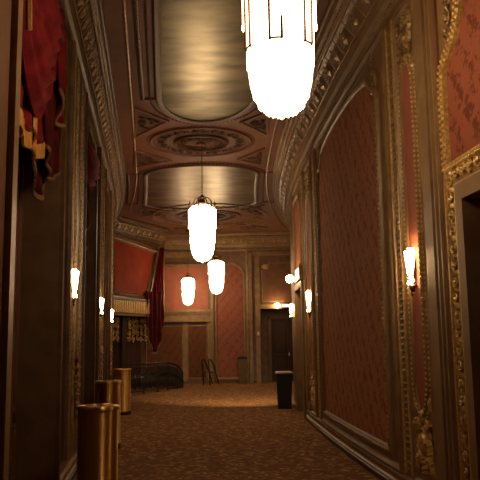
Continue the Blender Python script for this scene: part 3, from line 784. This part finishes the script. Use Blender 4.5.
sc_spots = [(SR, 6.88, 2.31, 1.0, .03, 'bright crystal wall sconce on the nearest rose panel of right wall'),
            (SR, 13.35, 2.34, 1.1, .03, 'lit wall sconce between the tall damask panel and the portal'),
            (SR, 17.1, 2.33, .85, .07, 'narrow lit sconce on the end pilaster of right wall, above black bin'),
            (SL, 8.0, 2.29, .9, .06, 'lit wall sconce on the nearest left pilaster, largest on that side'),
            (SL, 12.62, 2.27, .8, .06, 'lit wall sconce in the middle of the three on left wall'),
            (SL, 16.05, 2.22, .8, .06, 'farthest small lit sconce on left wall beside the carved screen')]
for i, (ch, d, z, s_, n_, lb) in enumerate(sc_spots):
    t = sp if i == 0 else copy_tree(sp)
    t.location = ch(d, z, n_); t.rotation_euler.z = ang(ch, d); t.scale = (s_,)*3; tag(t, lb, 'wall sconce', 'crystal wall sconces')

# illuminated sign boxes with a globe lamp
def sign_box(ch, u0, u1, z0, z1, n0, n1, gu, gz, gn, label, group):
    base = ch((u0+u1)/2, z0, n0); t = thing('sign_box', base, label, 'lit sign', group)
    mb = MB(); mb.slab(ch, u0, u1, z0, z1, n0, n0+.02); e = .035
    mb.slab(ch, u0, u1, z0, z0+e, n0, n1); mb.slab(ch, u0, u1, z1-e, z1, n0, n1); mb.slab(ch, u0, u0+e, z0+e, z1-e, n0, n1, 0); mb.slab(ch, u1-e, u1, z0+e, z1-e, n0, n1, 0); mb.build('casing', 'plaster', t)
    mb = MB(); mb.slab(ch, u0+e, u1-e, z0+e, z1-e, n0+.02, n1-.01); mb.build('lit_glass', 'box', t)
    g = ch(gu, gz, gn); t2 = thing('globe_lamp', ch(gu, gz, n0), label.replace('glass sign box', 'globe lamp').replace('lit pale', 'round lit'), 'globe lamp', 'globe lamps')
    mb = MB(); mb.lathe(g, [(.09*sin(PI*i/10)+.001, -.09*cos(PI*i/10)) for i in range(11)], 16); mb.build('globe', 'globe', t2, True)
    mb = MB(); mb.tube([ch(gu, gz, n0), ch(gu, gz, gn-.085)], .012, 6); mb.lathe(ch(gu, gz, n0+.015), [(.03, -.03), (.03, .03)], 8); mb.build('bracket', 'brassdark', t2)
    return t2
gl = sign_box(SR, 14.55, 15.5, 2.86, 3.14, .0, .12, 15.9, 2.98, .2, 'lit pale glass sign box over the portal on right wall', 'lit sign boxes')
sign_box(SE, 1.28, 1.62, 2.84, 3.0, .14, .24, 1.12, 2.93, .3, 'lit pale glass sign box over the far doorway', 'lit sign boxes')

ld_ = bpy.data.lights.new('lamp_beam', 'SPOT'); ld_.energy = 900; ld_.color = (1, .70, .38); ld_.spot_size = math.radians(62); ld_.spot_blend = .9; ld_.shadow_soft_size = .08
lo_ = bpy.data.objects.new('lamp_beam', ld_); COL.objects.link(lo_); lo_.parent = gl
pw = Vector(SR(15.9, 2.98, .36)); lo_.location = pw-Vector(BASE[gl.name]); lo_.rotation_euler = (Vector((-.5, 20.6, 0))-pw).to_track_quat('-Z', 'Y').to_euler()

# ------------------------------------------------------------------ DRAPES
def pleat(ch, u0, u1, ztop, zb, folds, amp, n0, nu=60, nv=14, skew=0, flare=0):
    """pleated cloth sheet; zb(t) is the hem"""
    mb = MB(); vs = []; fs = []
    for i in range(nu+1):
        t = i/nu
        for j in range(nv+1):
            v = j/nv; z = ztop+(zb(t)-ztop)*v
            uu = u0+(u1-u0)*t+skew*v*(t-.5)+flare*v
            n = n0+amp*(.6+.4*v)*sin(2*PI*folds*t+.5*sin(3*v))+.02*sin(9*t+7*v)
            vs.append(ch(uu, z, n))
    for i in range(nu):
        for j in range(nv): a = i*(nv+1)+j; fs.append((a, a+1, a+nv+2, a+nv+1))
    mb.add(vs, fs); return mb
def solid(o, th=.012):
    m = o.modifiers.new('thick', 'SOLIDIFY'); m.thickness = th; return o
def hem(ch, u0, u1, zb, folds, amp, n0, h, skew=0, flare=0, nu=60, up=0.0):
    mb = MB(); vs = []; fs = []
    for i in range(nu+1):
        t = i/nu; uu = u0+(u1-u0)*t+skew*(t-.5)+flare; n = n0+amp*sin(2*PI*folds*t+.5*sin(3))+.02*sin(9*t+7)
        z = zb(t); rag = .012*(i % 2)
        vs += [ch(uu, z+up, n+.014), ch(uu, z-h-rag, n+.014), ch(uu, z-h-rag, n-.008), ch(uu, z+up, n-.008)]
    for i in range(nu):
        a = 4*i; b = a+4
        for j in range(4): fs.append((a+j, a+(j+1) % 4, b+(j+1) % 4, b+j))
    mb.add(vs, fs); return mb
def swag(ch, u0, z0, u1, z1, sag0, sag1, n0, nu=26, nv=22, amp=.05, rows=6):
    """cloth hanging between two points with curved folds between sag0 (top edge) and sag1 (hem)"""
    mb = MB(); vs = []; fs = []
    for i in range(nu+1):
        t = i/nu
        for j in range(nv+1):
            v = j/nv; s_ = sag0+(sag1-sag0)*v; k = 4*t*(1-t)
            z = z0+(z1-z0)*t-s_*k-.14*v; n = n0+.12*k*sin(PI*v)+amp*(.35+k)*sin(2*PI*rows*v+1.5*t)
            vs.append(ch(u0+(u1-u0)*t, z, n))
    for i in range(nu):
        for j in range(nv): a = i*(nv+1)+j; fs.append((a, a+1, a+nv+2, a+nv+1))
    mb.add(vs, fs); return mb
def curtain(ch, base, label, parts, group=None):
    t = thing('curtain', base, label, 'curtain', group)
    for kind, args in parts:
        if kind == 'swag': solid(swag(ch, **args).build('swag', 'velvet', t, True))
        elif kind == 'tail':
            a = dict(args); m = a.pop('m', 'velvet_dark'); fr = a.pop('fringe', None); br = a.pop('braid', None)
            o = solid(pleat(ch, **a).build('tail', m, t, True))
            if fr: hem(ch, a['u0'], a['u1'], a['zb'], a['folds'], a['amp'], a['n0'], fr, a.get('skew', 0), a.get('flare', 0)).build('fringe', 'fringe', o)
            if br: hem(ch, a['u0'], a['u1'], a['zb'], a['folds'], a['amp'], a['n0'], br, a.get('skew', 0), a.get('flare', 0)).build('braid', 'trim', o)
        elif kind == 'fringe':
            hem(ch, **args).build('fringe', 'fringe', t)
        elif kind == 'cord':
            mb = MB(); mb.tube([ch(*p) for p in args['pts']], args['r'], 6); mb.build('gold_cord', 'fringe', t)
    return t
curtain(SL, SL(6.1, 3.0, 0), 'red velvet swagged curtain with gold fringe in nearest left niche', [
    ('tail', dict(u0=6.35, u1=7.33, ztop=5.0, zb=lambda t: 3.45-.25*sin(PI*t)+.1*t, folds=4, amp=.022, n0=-.03, m='velvet_dark', braid=.02)),
    ('swag', dict(u0=4.70, z0=5.15, u1=6.9, z1=5.0, sag0=.15, sag1=1.0, n0=.0, amp=.028)),
    ('swag', dict(u0=4.70, z0=4.65, u1=6.75, z1=4.75, sag0=.2, sag1=1.05, n0=-.03, rows=5, amp=.03)),
    ('tail', dict(u0=5.15, u1=5.72, ztop=4.4, zb=lambda t: 3.40-.07*abs(sin(2*PI*t)), folds=2.5, amp=.018, n0=-.07, m='velvet', fringe=.13)),
    ('tail', dict(u0=5.72, u1=6.42, ztop=4.4, zb=lambda t: 3.55-.17*sin(PI*t), folds=3, amp=.02, n0=-.06, m='velvet', fringe=.13)),
    ('tail', dict(u0=6.0, u1=7.15, ztop=4.4, zb=lambda t: 3.65-.62*sin(PI*t**1.3), folds=3.5, amp=.02, n0=-.12, m='velvet_dark', braid=.045)),
    ('tail', dict(u0=6.75, u1=7.2, ztop=5.0, zb=lambda t: 4.15-.3*sin(PI*t), folds=2, amp=.03, n0=.03, m='velvet', braid=.03)),
    ('cord', dict(pts=[(4.75, 5.1, .04), (4.9, 4.6, .05), (4.85, 4.3, .05), (4.92, 4.05, .05), (5.0, 3.95, .04)], r=.025)),
])
curtain(SL, SL(10.9, 3.0, 0), 'dark red curtain tail hanging in the second niche of left wall', [
    ('tail', dict(u0=9.95, u1=11.8, ztop=4.6, zb=lambda t: 3.9-.95*sin(PI*t)**1.2, folds=6, amp=.05, n0=-.12, braid=.04)),
    ('swag', dict(u0=9.9, z0=4.7, u1=11.85, z1=4.7, sag0=.0, sag1=.55, n0=-.02)),
])
curtain(SL, SL(14.9, 3.2, 0), 'dark red curtain in the narrow third niche of left wall', [
    ('tail', dict(u0=14.25, u1=15.45, ztop=4.5, zb=lambda t: 3.9-.75*sin(PI*t), folds=5, amp=.05, n0=-.12, braid=.04)),
])
# drape hanging from the end of the box front
SG = line((-3.42, 25.05), (-2.78, 25.9))
curtain(SG, SG(.3, 1.3, .1), 'long red curtain with pale braided hem hanging beside the red box panel', [
    ('tail', dict(u0=.62, u1=.85, ztop=5.05, zb=lambda t: 2.3, folds=4, amp=.04, n0=.12, m='velvet', skew=.6, flare=-.38)),
    ('tail', dict(u0=-.15, u1=.75, ztop=3.4, zb=lambda t: 2.2-.95*sin(PI*t)**1.1, folds=4, amp=.04, n0=.2, m='velvet_dark', braid=.07)),
])

# ------------------------------------------------------------------ BINS
def make_brass():
    t = thing('brass_bin', (0, 0, 0))
    mb = MB(); mb.lathe((0, 0, 0), [(.19, 0), (.195, .01), (.195, .10), (.188, .11), (.188, .97), (.192, .985)], 40); mb.build('body', 'brass', t, True)
    mb = MB(); mb.lathe((0, 0, 0), [(.199, .975), (.205, .98), (.205, 1.005), (.19, 1.015), (.13, 1.015), (.125, .99), (.01, .985)], 40); mb.build('rim', 'brass', t, True)
    mb = MB(); mb.lathe((0, 0, 0), [(.2, 0), (.2, .07), (.193, .08)], 40); mb.build('base', 'brassdark', t, True)
    mb = MB(); mb.lathe((0, 0, 0), [(.124, .98), (.124, .992), (.01, .995)], 24); mb.build('sand_tray', 'iron', t)
    return t
b0 = make_brass()
for i, (loc, lb) in enumerate([((-1.37, 6.8, 0), 'tall polished brass cylinder bin, largest and nearest, by left wall'),
                              ((-2.08, 11.1, 0), 'brass cylinder bin in the middle of the row by left wall'),
                              ((-2.72, 16.2, 0), 'farthest brass cylinder bin in the row, before the black railing')]):
    t = b0 if i == 0 else copy_tree(b0); t.location = loc; tag(t, lb, 'bin', 'brass bins along the left wall')
t = thing('waste_bin', (1.0, 17.0, 0), 'black plastic waste bin with white liner standing by right wall end', 'bin')
def frus(mb, c, prof, seg=4):
    vs = []; fs = []
    for (hx, hy, z) in prof: vs += [(c[0]-hx, c[1]-hy, z), (c[0]+hx, c[1]-hy, z), (c[0]+hx, c[1]+hy, z), (c[0]-hx, c[1]+hy, z)]
    for i in range(len(prof)-1):
        for k in range(4): fs.append((4*i+k, 4*i+(k+1) % 4, 4*i+4+(k+1) % 4, 4*i+4+k))
    n = 4*(len(prof)-1); fs += [(3, 2, 1, 0), (n, n+1, n+2, n+3)]; mb.add(vs, fs)
mb = MB(); frus(mb, (1.0, 17.0), [(.15, .13, 0), (.155, .135, .02), (.19, .17, .78)]); mb.build('body', 'blackplastic', t)
mb = MB(); frus(mb, (1.0, 17.0), [(.205, .185, .77), (.21, .19, .79), (.21, .19, .82), (.19, .17, .83)]); mb.build('rim', 'blackplastic', t)
mb = MB(); frus(mb, (1.0, 17.0), [(.195, .175, .825), (.20, .178, .85), (.15, .13, .87), (.13, .11, .86)]); mb.build('bin_liner', 'bag', t, label='white plastic liner folded over the rim')
# narrow dark bin by the damask arch
t = thing('ash_bin', (.02, 26.85, 0), 'narrow dark square bin standing against the arched damask wall', 'bin')
mb = MB(); frus(mb, (.02, 26.85), [(.16, .16, 0), (.15, .15, .03), (.16, .16, .92)]); mb.build('body', 'brassdark', t)
mb = MB(); frus(mb, (.02, 26.85), [(.185, .185, .92), (.19, .19, .96), (.17, .17, .99), (.08, .08, 1.02)]); mb.build('lid', 'iron', t)

# ------------------------------------------------------------------ RAILINGS
def railing(name, pts, label, h=.82, drop=None, scroll_step=.24):
    t = thing(name, (pts[0][0], pts[0][1], 0), label, 'railing')
    P3 = [Vector((x, y, z)) for x, y, z in pts]
    mb = MB(); mb.tube([p+Vector((0, 0, h)) for p in P3], .032, 8); mb.build('handrail', 'iron', t)
    mb = MB(); mb.tube([p+Vector((0, 0, .08)) for p in P3], .018, 6); mb.tube([p+Vector((0, 0, h-.12)) for p in P3], .014, 6); mb.build('rail', 'iron', t)
    L_ = 0
    for i, (a, b) in enumerate(zip(P3, P3[1:])):
        d = b-a; l = math.hypot(d.x, d.y)
        mb = MB(); q = a; mb.tube([q, q+Vector((0, 0, h))], .022, 8); mb.lathe((q.x, q.y, q.z), [(.045, 0), (.045, .02), (.025, .05)], 10); mb.build('post', 'iron', t)
        def ch(uu, z, n): v = d*(uu/l); nn = Vector((d.y, -d.x, 0)).normalized()*n; return tuple(a+v+nn+Vector((0, 0, z)))
        k = max(1, int(l/scroll_step)); mb = MB()
        for j in range(k):
            c = (j+.5)*l/k; rr = min(.16, l/k*.45)
            for zz, hd in ((.25, 1), (.53, -1)):
                mb.scroll(ch, c-rr*.4, zz, rr*.8, PI/2*hd, 1.4, .024, 1, .0); mb.scroll(ch, c+rr*.4, zz, rr*.8, -PI/2*hd, 1.4, .024, -1, .0)
            for o in (-.5, -.25, 0, .25): mb.tube([ch(c+o*l/k, .08, 0), ch(c+o*l/k, h-.1, 0)], .012, 5)
        mb.build('scroll_panel', 'iron', t)
    q = P3[-1]; mb = MB(); mb.tube([q, q+Vector((0, 0, h))], .022, 8); mb.build('post', 'iron', t)
    return t
railing('scroll_railing', [(-3.55, 21.9, 0), (-3.1, 22.5, 0), (-2.75, 23.2, 0), (-2.5, 24.0, 0), (-2.25, 24.7, -.12), (-2.1, 25.2, -.4)], 'curved black scrollwork iron railing below the carved screen', .92)
t = thing('stair_handrail', (-1.35, 26.6, 0), 'small black metal handrail sloping down at far wall', 'railing')
for x0 in (-1.42, -1.18):
    mb = MB(); mb.tube([(x0, 26.2, 0), (x0-.05, 26.25, .8), (x0-.06, 26.3, .92), (x0, 26.3, .95), (x0+.1, 26.4, .8), (x0+.3, 26.9, .02)], .022, 8)
    mb.tube([(x0-.03, 26.3, .5), (x0+.14, 26.6, .42)], .014, 6); mb.build('handrail', 'iron', t)
# small wall thermostat beside the far doorway
t = thing('wall_switch', SE(.37, 1.85, .12), 'small pale switch plate on the pilaster left of far doorway', 'switch')
mb = MB(); mb.slab(SE, .33, .41, 1.8, 1.93, .12, .135, 0); mb.build('plate', 'bag', t)
mb = MB(); mb.slab(SE, .355, .385, 1.84, 1.89, .135, .15, 0); mb.build('toggle', 'bag', t)
# wrought metal stand at the lower left
t = thing('iron_stand', SL(5.15, 0, -.15), 'dark wrought iron scroll stand in the nearest left niche', 'stand')
mb = MB()
for i in range(6): mb.scroll(SL, 5.15, .35+i*.16, .09, i*1.2, 1.4, .014, 1 if i % 2 else -1, .02, 5, -.18)
mb.build('scrollwork', 'iron', t)
mb = MB(); mb.tube([SL(5.15, 0, -.2), SL(5.15, 1.35, -.2)], .015, 6); mb.build('upright', 'iron', t)
mb = MB(); c = SL(5.15, 0, -.2); mb.lathe(c, [(.14, 0), (.14, .02), (.03, .06)], 16); mb.build('base', 'iron', t)
